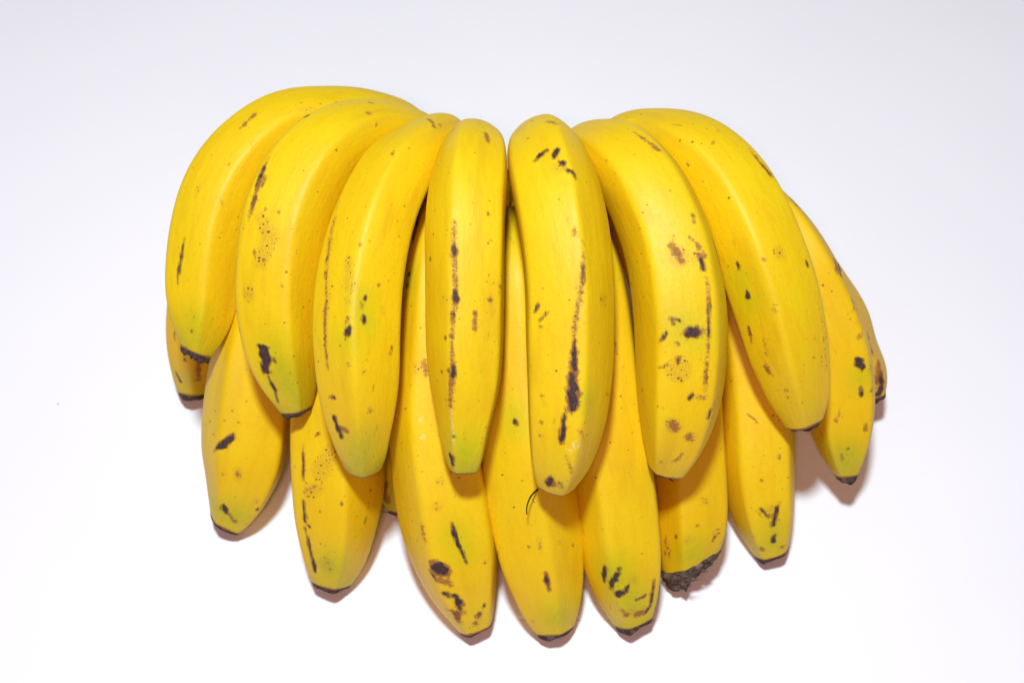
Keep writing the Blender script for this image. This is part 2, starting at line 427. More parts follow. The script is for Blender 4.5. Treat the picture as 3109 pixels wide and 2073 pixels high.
   ('d', [(78.6,-42.5,0.54), (77.3,-44.3,0.81), (75.9,-46.1,0.45)]),
   ('d', [(72.5,-40.4,0.27), (74.1,-35,0.36), (75.5,-30.1,0.27)]),
   ('d', [(69.9,-39.3,0.36)]),
   ('d', [(30.7,-38,0.55)]),
   ('r', [(25.4,-37.8,0.64)]),
   ('d', [(53.7,-52.4,0.27)]),
   ('r', [(19.4,5.7,0.36), (15.3,13.5,0.46), (12.3,18.7,0.55)]),
   ('r', [(30.4,17.3,0.36), (27,26.6,0.36)]),
   ('d', [(5.4,-19.3,1.3), (7.6,-13.2,1.11)]),
   ('r', [(6.5,-14.6,2.41)]),
   ('r', [(7.1,3.2,0.92), (5.5,11.3,0.74)]),
   ('s', [(80.1,52.9,2.72)]),
   ('g', [(40.5,24.3,2.35)]),
   ('s', [(41.1,-37.1,0.82), (37.8,-32.4,0.54)]),
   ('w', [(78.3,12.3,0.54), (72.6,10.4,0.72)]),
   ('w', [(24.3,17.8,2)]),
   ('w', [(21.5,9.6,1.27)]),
  ],
  filaments=[(0.85, [[1.295, -6.69, 6.678], [1.093, -7.012, 7.069], [0.859, -7.3, 7.249], [0.705, -7.572, 7.208], [0.629, -7.816, 7.009], [0.611, -8.008, 6.783], [0.65, -8.021, 6.718]])]),
 dict(label='large yellow banana right of centre with russet patches, a square bruise and dark right ridge',
  seed=6, slant=0, ridge=39, tone=0.5, tipgreen=0.25, end=(1.3, 0.9, 'thin'),
  spine=[(6.921,-5.869,6.921,0.892), (7.128,-5.304,7.709,1.272), (7.293,-4.566,8.597,1.57), (7.399,-3.511,9.668,1.807), (7.42,-2.012,10.88,1.931), (7.351,-0.425,11.911,1.965), (7.079,1.266,12.773,1.95), (6.638,2.749,13.282,1.912), (5.992,4.421,13.555,1.853), (5.151,6.026,13.327,1.736), (4.287,7.544,12.24,1.522), (3.316,9.095,10.018,1.272), (2.104,10.455,4.106,0.928)],
  marks=[
   ('r', [(145.7,25.9,0.29), (141.1,28.5,0.67), (137.4,30.9,1.14), (134.9,32.6,1.04)]),
   ('d', [(106.9,30.2,0.37), (106,31.8,0.55)]),
   ('d', [(104.1,30,0.55)]),
   ('r', [(97.2,-5.5,1.47), (95,-2.8,2.02), (91.8,1.5,1.28)]),
   ('s', [(92.9,-0.5,4.22)]),
   ('r', [(99,19.8,0.74), (96.3,25.1,0.92), (94.6,26.9,0.92)]),
   ('d', [(90.6,26,0.64), (88.6,26.3,1.01), (87,26.9,0.55)]),
   ('s', [(91.7,21.4,2.2)]),
   ('r', [(91.5,26.6,1.65)]),
   ('d', [(97.2,64.3,0.37), (90.9,72.9,0.37), (85,83.6,0.19)]),
   ('r', [(83.4,28.1,0.37), (73.8,27.5,0.55), (61.6,25.4,0.46), (51,23.8,0.37), (41.5,24.4,0.46)]),
   ('s', [(83.3,29.7,0.73), (78.5,29.1,0.73)]),
   ('d', [(76,28.2,0.55), (73.8,28,0.83), (71.3,26.4,0.55)]),
   ('r', [(70.6,26.8,0.46), (61.6,24.9,0.55)]),
   ('d', [(69,26,0.28), (62.6,25.5,0.37)]),
   ('s', [(61,23.9,0.55), (52.1,23.6,0.64), (41.5,24.9,0.74)]),
   ('d', [(52.6,24.6,0.18), (44.1,24.7,0.28)]),
   ('d', [(63.8,1.6,1.83), (64,11,1.83)]),
   ('r', [(63.8,1,2.38), (64,11.6,2.38)]),
   ('d', [(69.5,-20.7,0.37), (69.4,-15.6,0.46), (68.6,-9.4,0.37)]),
   ('d', [(68.4,-18.3,0.27), (67.2,-16.9,0.27)]),
   ('d', [(60.8,-33.5,0.28), (62.3,-29.2,0.46), (64,-25.7,0.37)]),
   ('r', [(59.9,-12.8,1.01)]),
   ('r', [(62.9,-9.4,0.37), (64.5,-7.7,0.27)]),
   ('d', [(53.8,-12.9,0.74), (52.4,-11.8,0.55)]),
   ('d', [(50,-34.3,0.28), (50.6,-29.4,0.37), (51.3,-26.5,0.28)]),
   ('d', [(38.4,4.1,0.83), (39.4,8.7,0.74)]),
   ('r', [(38.8,16.7,0.74), (38.6,24.8,0.83)]),
   ('r', [(27.8,-19.4,1.3), (25.7,-12.5,2.24)]),
   ('s', [(26.4,-14.7,3.73)]),
   ('r', [(22.1,12.5,1.68)]),
   ('s', [(21.8,14.9,2.43)]),
   ('r', [(9.5,-5.1,0.38), (11.5,4,0.66), (14.5,8.7,0.38)]),
   ('d', [(32.9,36.1,0.65), (30.3,34.6,0.65)]),
   ('s', [(35.1,42.4,2.05)]),
   ('d', [(8.1,-27.6,0.28)]),
   ('g', [(67.1,-10.7,6.41)]),
   ('g', [(64.4,5.5,5.5)]),
   ('s', [(49.3,-11.1,5.52)]),
   ('d', [(37.8,-79.2,0.38)]),
   ('s', [(33,-76,1.14)]),
  ],
  filaments=[(0.9, [[7.015, -5.38, 5.587], [7.022, -5.677, 5.762], [7.109, -5.872, 5.764], [7.287, -5.975, 5.705]])]),
 dict(label='smooth yellow banana at the right with two small black dots and a flat dark tip',
  seed=7, slant=0.8, ridge=60, tone=0.45, tipgreen=0.3, end=(2.4, 0.8, 'thin'),
  spine=[(13.236,-3.548,6.875,0.81), (13.077,-2.99,7.428,1.123), (12.8,-2.232,8.097,1.414), (12.33,-1.07,9.23,1.707), (11.826,0.294,10.364,1.825), (11.226,1.922,11.419,1.89), (10.499,3.772,12.141,1.899), (9.532,5.708,12.45,1.871), (8.293,7.492,12.21,1.783), (6.864,9.069,11.158,1.541), (5.179,10.198,9.269,1.327), (3.356,10.455,4.106,0.928)],
  marks=[
   ('r', [(118.8,55.7,0.39), (112.4,55.9,0.87), (105.5,59.9,0.58)]),
   ('d', [(111.6,56,0.29), (106.7,59,0.39)]),
   ('d', [(77.6,-44.6,0.67), (75.9,-45.7,0.76)]),
   ('d', [(65.3,-45.3,0.95), (63.8,-46.4,1.05)]),
   ('r', [(58,-11.4,0.56), (56.3,-12.3,0.75)]),
   ('r', [(51.7,-61.8,0.38), (48.4,-62.1,0.77), (44.4,-64.9,0.48)]),
   ('d', [(50.9,-61.2,0.29), (47.4,-62.6,0.38)]),
   ('r', [(32.3,-51.8,1.54), (30,-51.7,1.16)]),
   ('r', [(45,-40.8,0.29), (38.2,-45.1,0.29)]),
   ('d', [(70.3,54.8,0.48), (68.6,54.7,0.38)]),
   ('r', [(40,36.2,0.67)]),
   ('d', [(21.2,-30.2,0.48)]),
   ('s', [(57,58,0.57), (40.8,58,0.58), (23.4,53.1,0.58)]),  # shading along the right edge, painted in as a thin tan line
   ('r', [(126.9,-35.8,0.78)]),
   ('r', [(130.5,35.8,0.49)]),
   ('s', [(12.9,-6.2,0.77)]),
   ('g', [(71.8,-49.5,5.71), (62.3,-46.7,5.71)]),
   ('s', [(76.3,14.6,2.83)]),
  ],
  filaments=[]),
 dict(label='golden banana at the far right with a black spot, its tip lifted over a shadow',
  seed=8, slant=0, ridge=35, tone=0.7, tipgreen=0.5, end=(3.0, 0.9, 'stub'),
  spine=[(16.039,-4.055,2.426,0.584), (15.921,-3.469,2.937,0.978), (15.779,-2.499,3.786,1.41), (15.562,-1.071,5.072,1.649), (15.101,0.516,6.45,1.742), (14.36,2.134,7.731,1.734), (13.3,3.703,8.868,1.708), (12.292,5.453,9.185,1.662), (10.929,7.397,9.037,1.543), (9.238,9.271,8.503,1.384), (7.095,10.856,7.109,1.204), (4.12,10.455,4.106,0.928)],
  marks=[
   ('r', [(128.1,53.6,1.42), (123.9,47.2,1.01)]),
   ('d', [(98.1,79.1,0.51), (96.2,64.3,1.11), (93.8,43.6,0.6)]),
   ('r', [(99,52.3,1.4), (96,40.5,1.79)]),
   ('d', [(57.9,20.2,1), (56,21.6,1.8), (53.8,22.8,1.2)]),
   ('d', [(44.9,18,0.6), (42.5,17.9,0.7), (40.9,17.5,0.4)]),
   ('r', [(67.5,28.7,1)]),
   ('r', [(81.9,39.4,0.5), (78.4,35.5,0.6)]),
   ('s', [(52.1,35.7,1.61)]),
   ('r', [(42.9,33.1,0.81)]),
   ('d', [(27.2,23.9,0.41), (24.5,24.5,0.51)]),
   ('r', [(13.2,-24.2,0.41), (10.1,-23,0.61)]),
   ('r', [(30.9,-27.5,0.91)]),
   ('d', [(15.7,-8.2,0.41)]),
   ('g', [(49,18.1,4.01)]),
   ('g', [(11.1,-17.2,9.22), (3.7,-14.4,8.25)]),
   ('s', [(86.6,77.1,0.91), (73,31.2,0.8)]),
  ],
  filaments=[]),
 dict(label='orange yellow banana peeking out at the far right edge with a blackened tip',
  seed=9, slant=0, ridge=20, tone=0.9, tipgreen=0.1, end=(3.0, 0.95, 'stub'),
  spine=[(17.921,0.468,2.266,0.626), (17.58,0.902,3.094,0.922), (16.624,1.713,4.139,1.256), (15.851,2.706,5.175,1.481), (14.877,3.9,5.979,1.522), (13.903,5.327,6.572,1.484), (12.68,6.896,6.901,1.388), (11.098,8.378,6.833,1.242), (8.896,9.765,6.017,1.101), (4.12,10.455,4.106,0.928)],
  marks=[
   ('d', [(12.8,18.1,0.63), (7.6,8.2,1.06), (2.7,-4.2,1.5)]),
   ('r', [(17.5,25,1.47), (10.3,4.8,2.33)]),
   ('r', [(35.1,23.4,1.25), (25.8,18.5,1.67)]),
  ],
  filaments=[]),
 dict(label='mostly hidden golden banana at the far left under the plain back banana, dark tip',
  seed=11, slant=0, ridge=-70, tone=0.8, tipgreen=0.7, end=(2.5, 0.95, 'stub'),
  spine=[(-16.142,1.267,0.764,0.818), (-16.075,1.899,1.36,1.081), (-15.876,2.797,2.455,1.38), (-15.613,4.055,3.759,1.522), (-15.157,5.667,5.267,1.598), (-14.619,7.423,6.512,1.615), (-13.586,9.101,7.481,1.561), (-12.022,10.365,7.864,1.514), (-9.972,11.364,7.517,1.367), (-7.239,11.946,6.583,1.166), (-4.372,9.874,2.962,0.891)],
  marks=[
   ('d', [(12,-40.4,0.44), (9.2,-31.4,0.87), (6.9,-25.3,0.55)]),
   ('r', [(19.1,21.4,1.51), (11,24.7,1.3)]),  # brownish zone of shadow, painted onto the peel as russet
   ('g', [(9.6,0.5,5.42)]),
   ('d', [(21.7,-7.1,0.64)]),
  ],
  filaments=[]),
 dict(label='yellow banana at the lower left with a slanting black streak and flat brown tip',
  seed=12, slant=-1.3, ridge=50, tone=0.6, tipgreen=0.5, end=(1.4, 0.97, 'thin'),
  spine=[(-13.792,-5.788,0.675,0.884), (-13.437,-5.211,1.238,1.281), (-13.074,-4.406,1.992,1.653), (-12.797,-3.426,2.846,1.98), (-12.625,-2.095,3.904,2.077), (-12.402,-0.571,5.014,2.029), (-11.961,1.147,6.179,1.963), (-11.279,2.804,7.425,1.904), (-10.435,4.808,8.12,1.843), (-9.239,6.884,8.395,1.728), (-7.535,8.589,8.109,1.543), (-5.567,9.799,7.076,1.305), (-3.755,9.874,2.962,0.891)],
  marks=[
   ('d', [(41,-28.9,0.4), (43.7,-17.7,1.41), (46.3,-11.3,1.81), (48.4,-5.5,0.91)]),
   ('r', [(40.4,-30.9,0.81)]),
   ('s', [(32.1,3.3,2.03), (29.2,5.6,2.24)]),
   ('r', [(30.9,5,1.02)]),
   ('d', [(12.3,-10.2,1.03), (11.1,-7,1.44), (9.7,-2.2,0.72)]),
   ('r', [(8.8,4.6,0.93), (6.2,24.2,1.04)]),
   ('d', [(15.5,49.7,0.41)]),
   ('d', [(29.5,-15.2,0.3)]),
   ('r', [(95.4,-4.3,0.9)]),
   ('g', [(9.2,-19.8,6.18), (9.2,18.1,6.19)]),
   ('s', [(19.4,42.7,1.44)]),
  ],
  filaments=[]),
 dict(label='yellow banana in the lower row left of centre with a dark line down its left ridge',
  seed=13, slant=0, ridge=-52, tone=0.6, tipgreen=0.7, end=(2.2, 0.95, 'thin'),
  spine=[(-8.565,-8.811,0.696,0.947), (-8.439,-8.27,1.216,1.294), (-8.314,-7.484,1.878,1.607), (-8.22,-6.345,2.835,1.938), (-8.19,-5.036,3.88,2.083), (-8.232,-3.343,5.031,2.058), (-8.272,-1.587,6.045,2.007), (-8.238,0.194,7.015,1.948), (-7.94,1.977,7.987,1.878), (-7.353,3.846,8.835,1.813), (-6.484,5.719,9.339,1.693), (-5.251,7.696,8.979,1.517), (-3.773,9.201,7.885,1.265), (-2.7,9.874,2.962,0.891)],
  marks=[
   ('d', [(72,-18.6,0.39), (72.9,-16,0.59)]),
   ('r', [(67.8,-38.5,0.4), (60.7,-38.3,0.69), (53.1,-39.3,0.79)]),
   ('d', [(64.4,-38,0.3), (54.9,-39,0.4)]),
   ('s', [(47.8,-29.5,3.56), (49.7,-14.9,2.37)]),
   ('r', [(47.1,-38.4,0.5), (50.5,-21.2,0.49)]),
   ('d', [(42.6,-41.3,0.4), (37.9,-41.1,0.6), (32.9,-41.2,0.5)]),
   ('d', [(29.6,-41.7,0.5), (19.1,-38.9,0.6), (10.1,-34.9,0.91), (7.8,-35.4,0.81)]),
   ('d', [(31.1,-35.3,0.7)]),
   ('d', [(35.3,-37.6,0.5)]),
   ('d', [(43.6,12.2,0.59)]),
   ('d', [(39.3,-16,0.4)]),
   ('s', [(13.1,-7.2,4.01)]),
   ('s', [(57.2,-14.1,4.92), (64.8,1.3,3.93)]),
   ('g', [(11.4,1.6,10.04)]),
   ('d', [(34.5,53.8,0.3), (32.5,52.9,0.3)]),
  ],
  filaments=[(0.4, [[-8.253, -8.925, 0.653], [-8.459, -8.996, 0.612], [-8.884, -9.014, 0.486], [-9.282, -9.051, 0.234]])]),
 dict(label='small greenish banana hidden deep in the gap between two lower row bananas',
  seed=14, slant=0, ridge=10, tone=0.6, tipgreen=1.0, end=(2.0, 0.95, 'thin'),
  spine=[(-5.433,-4.911,0.546,0.679), (-5.494,-4.446,1.161,0.972), (-5.584,-3.652,1.85,1.201), (-5.681,-2.236,2.783,1.368), (-5.689,-0.367,3.747,1.475), (-5.502,1.607,4.54,1.481), (-5.016,3.596,5.342,1.435), (-4.202,5.766,5.902,1.34), (-2.966,7.841,5.714,1.199), (-1.849,9.874,2.962,0.891)],
  marks=[
   ('r', [(14.8,-27.7,1.46), (6.4,-40.8,1.89)]),
   ('g', [(13,-5.4,7.27), (4.9,-5.1,7.32)]),
  ],
  filaments=[(0.6, [[-5.436, -4.976, 0.162], [-5.777, -5.013, 0.141], [-6.194, -4.905, 0.318], [-6.483, -4.816, 0.485]]), (0.35, [[-5.508, -5.047, 0.005], [-5.921, -5.131, -0.447], [-6.251, -5.042, -0.223], [-6.542, -4.97, -0.066]])]),
 dict(label='long yellow banana in the lower row with a burnt black patch and russet flecks near its tip',
  seed=15, slant=0.7, ridge=-20, tone=0.55, tipgreen=0.2, end=(1.5, 0.95, 'thin'),
  spine=[(-1.703,-10.963,0.631,0.852), (-1.9,-10.399,1.188,1.213), (-2.216,-9.639,1.892,1.591), (-2.508,-8.691,2.751,1.926), (-2.758,-7.571,3.687,2.098), (-3.063,-6.136,4.862,2.148), (-3.332,-4.843,5.839,2.082), (-3.559,-3.217,7.009,1.977), (-3.593,-1.553,8.085,1.836), (-3.474,0.156,9.072,1.757), (-3.383,1.946,9.932,1.761), (-3.265,3.54,10.39,1.692), (-2.92,5.349,10.049,1.622), (-2.176,7.406,8.812,1.464), (-1.323,9.21,6.966,1.247), (-1.294,9.874,2.962,0.891)],
  marks=[
   ('d', [(187.3,-45.3,0.69), (180.4,-43.9,0.88), (174.6,-44.5,0.39)]),
   ('d', [(184.2,-54,0.4), (176.4,-55.7,0.39)]),
   ('d', [(162.6,-44,0.78)]),
   ('d', [(158.4,-47.9,0.78)]),
   ('g', [(160.1,-45.1,5.82)]),
   ('r', [(126.5,-9.2,0.96), (122.9,-6.9,1.05), (120.7,-6.7,0.67)]),
   ('s', [(124.1,-16.1,2.49)]),
   ('r', [(57.7,-29.3,0.87), (55.4,-29.4,0.77), (50.3,-28.5,0.48)]),
   ('s', [(53.9,-31.2,1.36)]),
   ('d', [(56.9,6.1,0.39), (52.4,6.7,0.97), (46.9,9,0.87), (42,12.5,0.58), (36.7,17,0.19)]),
   ('g', [(50.6,8.6,4.84), (43,12.9,3.88)]),
   ('d', [(40.3,-24.1,0.97), (38,-20.6,2.52), (36.4,-15.1,2.53)]),
   ('r', [(38.6,-23.7,3.3), (35.9,-14.4,3.31)]),
   ('r', [(35.4,-32.1,1.17), (33,-27.1,1.56), (30.8,-15.4,1.36), (28.3,-11.8,0.78)]),
   ('d', [(34.8,-31.1,0.59), (33.5,-27.9,0.49)]),
   ('d', [(25.4,-20.8,1.08), (23.4,-18.3,0.49)]),
   ('d', [(23,-10,0.98), (19.5,-9,1.57), (15.7,-10.9,0.79)]),
   ('r', [(22.7,-11.6,0.98), (17.7,-6.1,1.58)]),
   ('r', [(16.1,-23.9,0.79), (13.5,-19.3,2.17), (9.5,-22.6,1.19)]),
   ('d', [(14.2,-20.5,0.69), (11.1,-21.9,0.5)]),
   ('r', [(13.3,-5.5,0.89)]),
   ('r', [(9.4,19.6,1.59), (7.3,15.7,0.8)]),
   ('d', [(9.3,20.5,0.6)]),
   ('r', [(5.2,5.6,1.1)]),
   ('d', [(12,30.6,0.5), (13.2,32.8,0.4)]),
   ('d', [(16.8,-35.1,0.4)]),
   ('s', [(75.4,1.3,1.73)]),
   ('s', [(64.7,-7.6,1.93)]),
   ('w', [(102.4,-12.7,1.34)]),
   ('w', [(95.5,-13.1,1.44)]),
  ],
  filaments=[]),
 dict(label='clean yellow banana low in the middle with one short brown dash and flat dark tip',
  seed=16, slant=0, ridge=5, tone=0.55, tipgreen=0.4, end=(2.2, 0.95, 'thin'),
  spine=[(1.985,-11.088,0.628,0.891), (1.838,-10.447,1.206,1.253), (1.63,-9.489,2.06,1.58), (1.342,-8.373,3.027,1.833), (1.078,-7.091,4.079,1.946), (0.794,-5.833,5.152,1.986), (0.594,-4.394,6.272,1.979), (0.395,-2.921,7.295,1.925), (0.237,-1.236,8.326,1.874), (0.138,0.472,9.312,1.825), (0.059,2.117,10.031,1.781), (-0.04,3.47,9.773,1.685), (-0.123,4.804,9.157,1.532), (-0.21,6.237,7.675,1.283), (-0.06,9.874,2.962,0.891)],
  marks=[
   ('d', [(101.8,-9.1,0.96), (100.7,-7.8,0.57)]),
   ('g', [(106.1,-11.3,4.79), (100.7,-10.6,4.79)]),
   ('s', [(50.2,1.1,0.78), (43.3,0.3,0.58)]),
   ('r', [(48.1,1.3,0.39), (45.3,0.7,0.49)]),
   ('d', [(33.8,2.1,0.39), (29.9,1.7,0.88), (24.7,1.9,0.49)]),
   ('r', [(32.9,2.2,0.68), (26,2,0.78)]),
   ('s', [(45.7,28.8,1.17)]),
   ('d', [(41.4,54.6,0.39)]),
   ('g', [(9.8,4.5,7.92)]),
   ('d', [(46.3,-15,0.29)]),
   ('r', [(8.7,-45.1,0.7)]),
  ],
  filaments=[]),
 dict(label='yellow banana in the lower row with a cluster of four black slashes above its green tip',
  seed=17, slant=1.2, ridge=48, tone=0.6, tipgreen=0.8, end=(2.8, 0.95, 'thin'),
  spine=[(5.703,-10.694,0.706,0.913), (5.547,-10.137,1.224,1.215), (5.325,-9.258,2.008,1.573), (5.105,-8.125,2.94,1.809), (4.887,-6.819,3.947,1.883), (4.629,-5.363,5.077,1.896), (4.294,-3.746,6.299,1.888), (4.026,-2.096,7.425,1.864), (3.83,-0.353,8.373,1.806), (3.623,1.471,9.195,1.772), (3.31,3.21,9.622,1.705), (2.847,4.847,9.528,1.576), (2.163,6.505,8.753,1.404), (1.12,8.075,6.889,1.184), (1.069,9.874,2.962,0.891)],
  marks=[
   ('r', [(130.8,24.1,0.39), (128,24.4,0.68), (124.8,25.2,0.29)]),
   ('d', [(32.1,-32.4,0.88), (28.6,-38.4,1.38), (25.2,-40.4,0.69)]),
   ('d', [(31.2,-12.1,0.59), (27.2,-20.7,1.37), (22.3,-31.8,0.89)]),
   ('d', [(22.2,-2.1,0.49), (20.3,-11.7,1.18), (19.6,-21.5,1.48)]),
   ('d', [(14.4,8.8,0.3), (14.6,19.8,0.59), (15.5,28,0.3)]),
   ('r', [(11.4,-20.4,0.59), (8.3,-18.1,1.19)]),
   ('r', [(6.3,4.6,1.59), (7.2,22.9,1.4)]),
   ('d', [(21.9,43.3,0.4), (14.2,41,0.6), (8.1,38.8,0.6), (5,25.3,0.5)]),
   ('s', [(9,-5.8,2.58)]),
   ('g', [(28.8,-20.3,8.82), (18.4,-7.2,8.88), (9.3,4.3,7.95)]),
   ('s', [(24.9,7.4,2.36)]),
  ],
  filaments=[]),
 dict(label='golden banana at the lower right with a wide torn ragged black end',
  seed=18, slant=6.5, ridge=-15, tone=0.75, tipgreen=0.3, end=(10.0, 1.05, 'ragged'),
  spine=[(8.502,-8.035,1.34,1.314), (8.489,-7.45,1.793,1.538), (8.47,-6.621,2.445,1.698), (8.41,-5.442,3.299,1.735), (8.31,-4.092,4.252,1.752), (8.175,-2.55,5.258,1.739), (7.936,-0.757,6.639,1.721), (7.653,1.171,7.753,1.701), (7.188,3.032,8.596,1.675), (6.424,4.896,9.095,1.586), (5.274,6.609,8.929,1.454), (3.693,7.955,7.974,1.22), (2.235,9.874,2.962,0.891)],
  marks=[
   ('d', [(16.9,-33.2,0.6)]),
   ('s', [(31.5,12,2.19)]),
   ('s', [(14.3,34.2,2.61)]),
   ('d', [(12.9,32.3,0.5), (11.2,29.8,0.4)]),
   ('s', [(14,-59,2.23), (8.7,-56.3,2.64)]),
   ('r', [(9.4,-64.2,0.81)]),
   ('s', [(15.2,-14.3,2)]),
   ('g', [(7.4,-7.9,9.02)]),
   ('d', [(20.9,0.4,0.3)]),
  ],
  filaments=[]),
 dict(label='yellow banana at the lower right with a black V mark above its narrow flat tip',
  seed=19, slant=0.9, ridge=30, tone=0.6, tipgreen=0.5, end=(2.2, 0.95, 'thin'),
  spine=[(12.422,-7.289,0.616,0.834), (12.24,-6.679,1.199,1.143), (11.988,-5.771,2.012,1.47), (11.746,-4.42,3.023,1.682), (11.617,-2.878,4.087,1.751), (11.443,-1.118,5.161,1.749), (11.18,0.615,6.277,1.726), (10.826,2.447,7.219,1.698), (10.151,4.394,7.997,1.654), (9.094,6.259,8.38,1.564), (7.503,7.934,8.077,1.378), (5.492,9.092,7.129,1.189), (3.172,9.874,2.962,0.891)],
  marks=[
   ('d', [(25.8,13.8,0.81), (21.5,9.3,0.81), (17.4,3.5,0.91)]),
   ('d', [(26,-15.2,0.4), (24.4,-10,0.61), (21.8,-1.9,0.3)]),
   ('s', [(24.5,2.5,3.04)]),
   ('r', [(27.2,18.6,0.61)]),
   ('r', [(49.5,21.1,0.6), (47.9,23.4,0.5)]),
   ('d', [(38.6,-7,0.5)]),
   ('d', [(11.5,3.5,0.92), (9.3,0.3,0.82)]),
   ('r', [(6.4,-29.3,1.23)]),
   ('r', [(4.6,20.6,1.03)]),
   ('d', [(56.8,-79.1,1.13)]),
   ('g', [(16.3,7.4,4.07), (7.5,-1.9,6.14)]),
   ('s', [(86.5,-41.3,1.41)]),
  ],
  filaments=[]),
]

# ================================================================= the bunch
bunch = bpy.data.objects.new('banana_bunch', None); col.objects.link(bunch)
bunch.location = (0, 0, 0); bunch.empty_display_size = .05
bunch['label'] = 'double row bunch of ripe speckled yellow bananas lying tips forward on a white surface'
bunch['category'] = 'banana bunch'

def stroke_field(S, A, R, pts, soft, rough=None):
    """1 inside a stroke, .5 on its edge, 0 a little outside it; S, A, R are grids of length, angle and radius (m, rad, m)."""
    best = np.full(S.shape, 9.)
    P = [(p[0]*.001, math.radians(p[1]), p[2]*.001) for p in pts]
    segs = list(zip(P[:-1], P[1:])) if len(P) > 1 else [(P[0], P[0])]
    for (s0, a0, r0), (s1, a1, r1) in segs:
        da0 = (A-a0+math.pi) % (2*math.pi)-math.pi
        u, v = S-s0, da0*R
        da = (a1-a0+math.pi) % (2*math.pi)-math.pi
        eu, ev = s1-s0, da*R
        q = eu*eu+ev*ev
        t = np.clip((u*eu+v*ev)/np.maximum(q, 1e-12), 0, 1)
        d = np.hypot(u-t*eu, v-t*ev)-(r0+(r1-r0)*t)
        best = np.minimum(best, d)
    if rough is not None:                       # uneven outline
        m = max(p[2] for p in P); X, Y = S*1000, A*R*1000
        for q in range(6):
            th, f = rough.uniform(0, 6.28), rough.uniform(.5, 2.2)
            best = best+np.clip(m*.13, .00005, .00025)*np.cos(f*(X*math.cos(th)+Y*math.sin(th))+rough.rand()*6.28)
    return np.clip(.5-best/(2*soft), 0, 1)

def make_banana(b):
    g = banana_grid(b)
    P, s, a, L = g['P'], g['s'], g['a'], g['L']
    nb = bpy.data
    # rounded lip that closes the tip
    T0, C0 = g['T'][0], g['C'][0]
    lip = []
    end_c = P[0].mean(0)
    for sc_, out in ((0., .0002), (.55, .0009), (.80, .0010), (.92, .0007), (.975, .0003)):
        lip.append(end_c + (P[0]-end_c)*sc_ - T0*out)
    G = np.concatenate([np.array(lip), P], 0)
    nl = len(lip)
    S = np.r_[np.zeros(nl), s][:, None]+0*a[None, :]
    A = a[None, :]+0*S
    R = np.r_[np.full(nl, g['R'][0]), g['R']][:, None]+0*S
    o = mesh_obj('banana', G.reshape(-1, 3), grid_faces(len(G), NA, flip=True), PEEL, bunch)
    o['label'] = b['label']
    rs = np.random.RandomState(b['seed']+50)
    fld = {'d': np.zeros(S.shape), 'r': np.zeros(S.shape), 's': np.zeros(S.shape), 'g': np.zeros(S.shape), 'w': np.zeros(S.shape)}
    soft = {'d': .0016, 'r': .0022, 's': .0026, 'g': .0085, 'w': .0015}
    for kind, pts in b['marks']:
        fld[kind] = np.maximum(fld[kind], stroke_field(S, A, R, pts, soft[kind], rs if kind in 'dr' else None))
    # greenish shoulder towards the tip, browned rim at the very end
    tip = np.clip(1-S/(.017+.005*np.sin(A*2+rs.rand()*6)), 0, 1)
    fld['g'] = np.maximum(fld['g']**1.3*.85, tip*b['tipgreen']*.9)
    rim = np.clip(1-S/(.0012+.0008*np.sin(A*3+rs.rand()*6)), 0, 1)
    fld['r'] = np.maximum(fld['r'], rim*.85)
    # short random scuffs along the ridges, on every side
    x = (A-math.radians(b['ridge']))*2.5
    rid = np.abs(np.cos(x))
    for _ in range(7):
        k5 = rs.randint(5); s0 = rs.uniform(.03, L*.7); a0 = b['ridge']+72*k5
        ln = rs.uniform(4, 16)
        if math.cos(math.radians(a0)) > .2 and b['marks']: continue      # the front is as measured
        pts = [(s0*1000, a0, .4), (s0*1000+ln, a0+rs.uniform(-3, 3), rs.uniform(.5, 1.1))]
        kk = 'rs'[rs.randint(2)]
        fld[kk] = np.maximum(fld[kk], stroke_field(S, A, R, pts, soft[kk]))
    for _ in range(44):                             # nicks and rubs from handling, any direction, all round
        s0, a0 = rs.uniform(8, L*720), rs.uniform(-180, 180)
        ln, th = rs.gamma(2., .8), rs.uniform(-.7, .7) if rs.rand() < .7 else rs.uniform(-1.6, 1.6)
        w = rs.uniform(.12, .38)
        pts = [(s0, a0, w*.6), (s0+ln*math.cos(th), a0+math.degrees(ln*math.sin(th)/17), w), (s0+2*ln*math.cos(th), a0+math.degrees(2*ln*math.sin(th+rs.uniform(-.4, .4))/17), w*.4)]
        kk = 'rrrsd'[rs.randint(5)]
        fld[kk] = np.maximum(fld[kk], rs.uniform(.6, .95)*stroke_field(S, A, R, pts, soft[kk]*.7, rs))
    for nm, kk in (('dark', 'd'), ('russet', 'r'), ('scuff', 's'), ('green', 'g'), ('glint_scuff', 'w')): add_attr(o, nm, fld[kk])
    add_attr(o, 'ridge_line', rid**14)
    add_attr(o, 'tone', np.full(S.shape, b['tone']))
    at = o.data.attributes.new('peel_co', 'FLOAT_VECTOR', 'POINT')
    # the coordinate that dresses the peel wraps round without a seam
    pc = np.stack([S+b['seed']*.37, np.sin(A)*.0165, np.cos(A)*.0165+b['seed']*.11], -1)
    at.data.foreach_set('vector', pc.astype(np.float32).ravel())
    blossom_end(b, g, o, rs)
    for r_mm, pts in b['filaments']:
        filament(pts, r_mm, o)
    return o

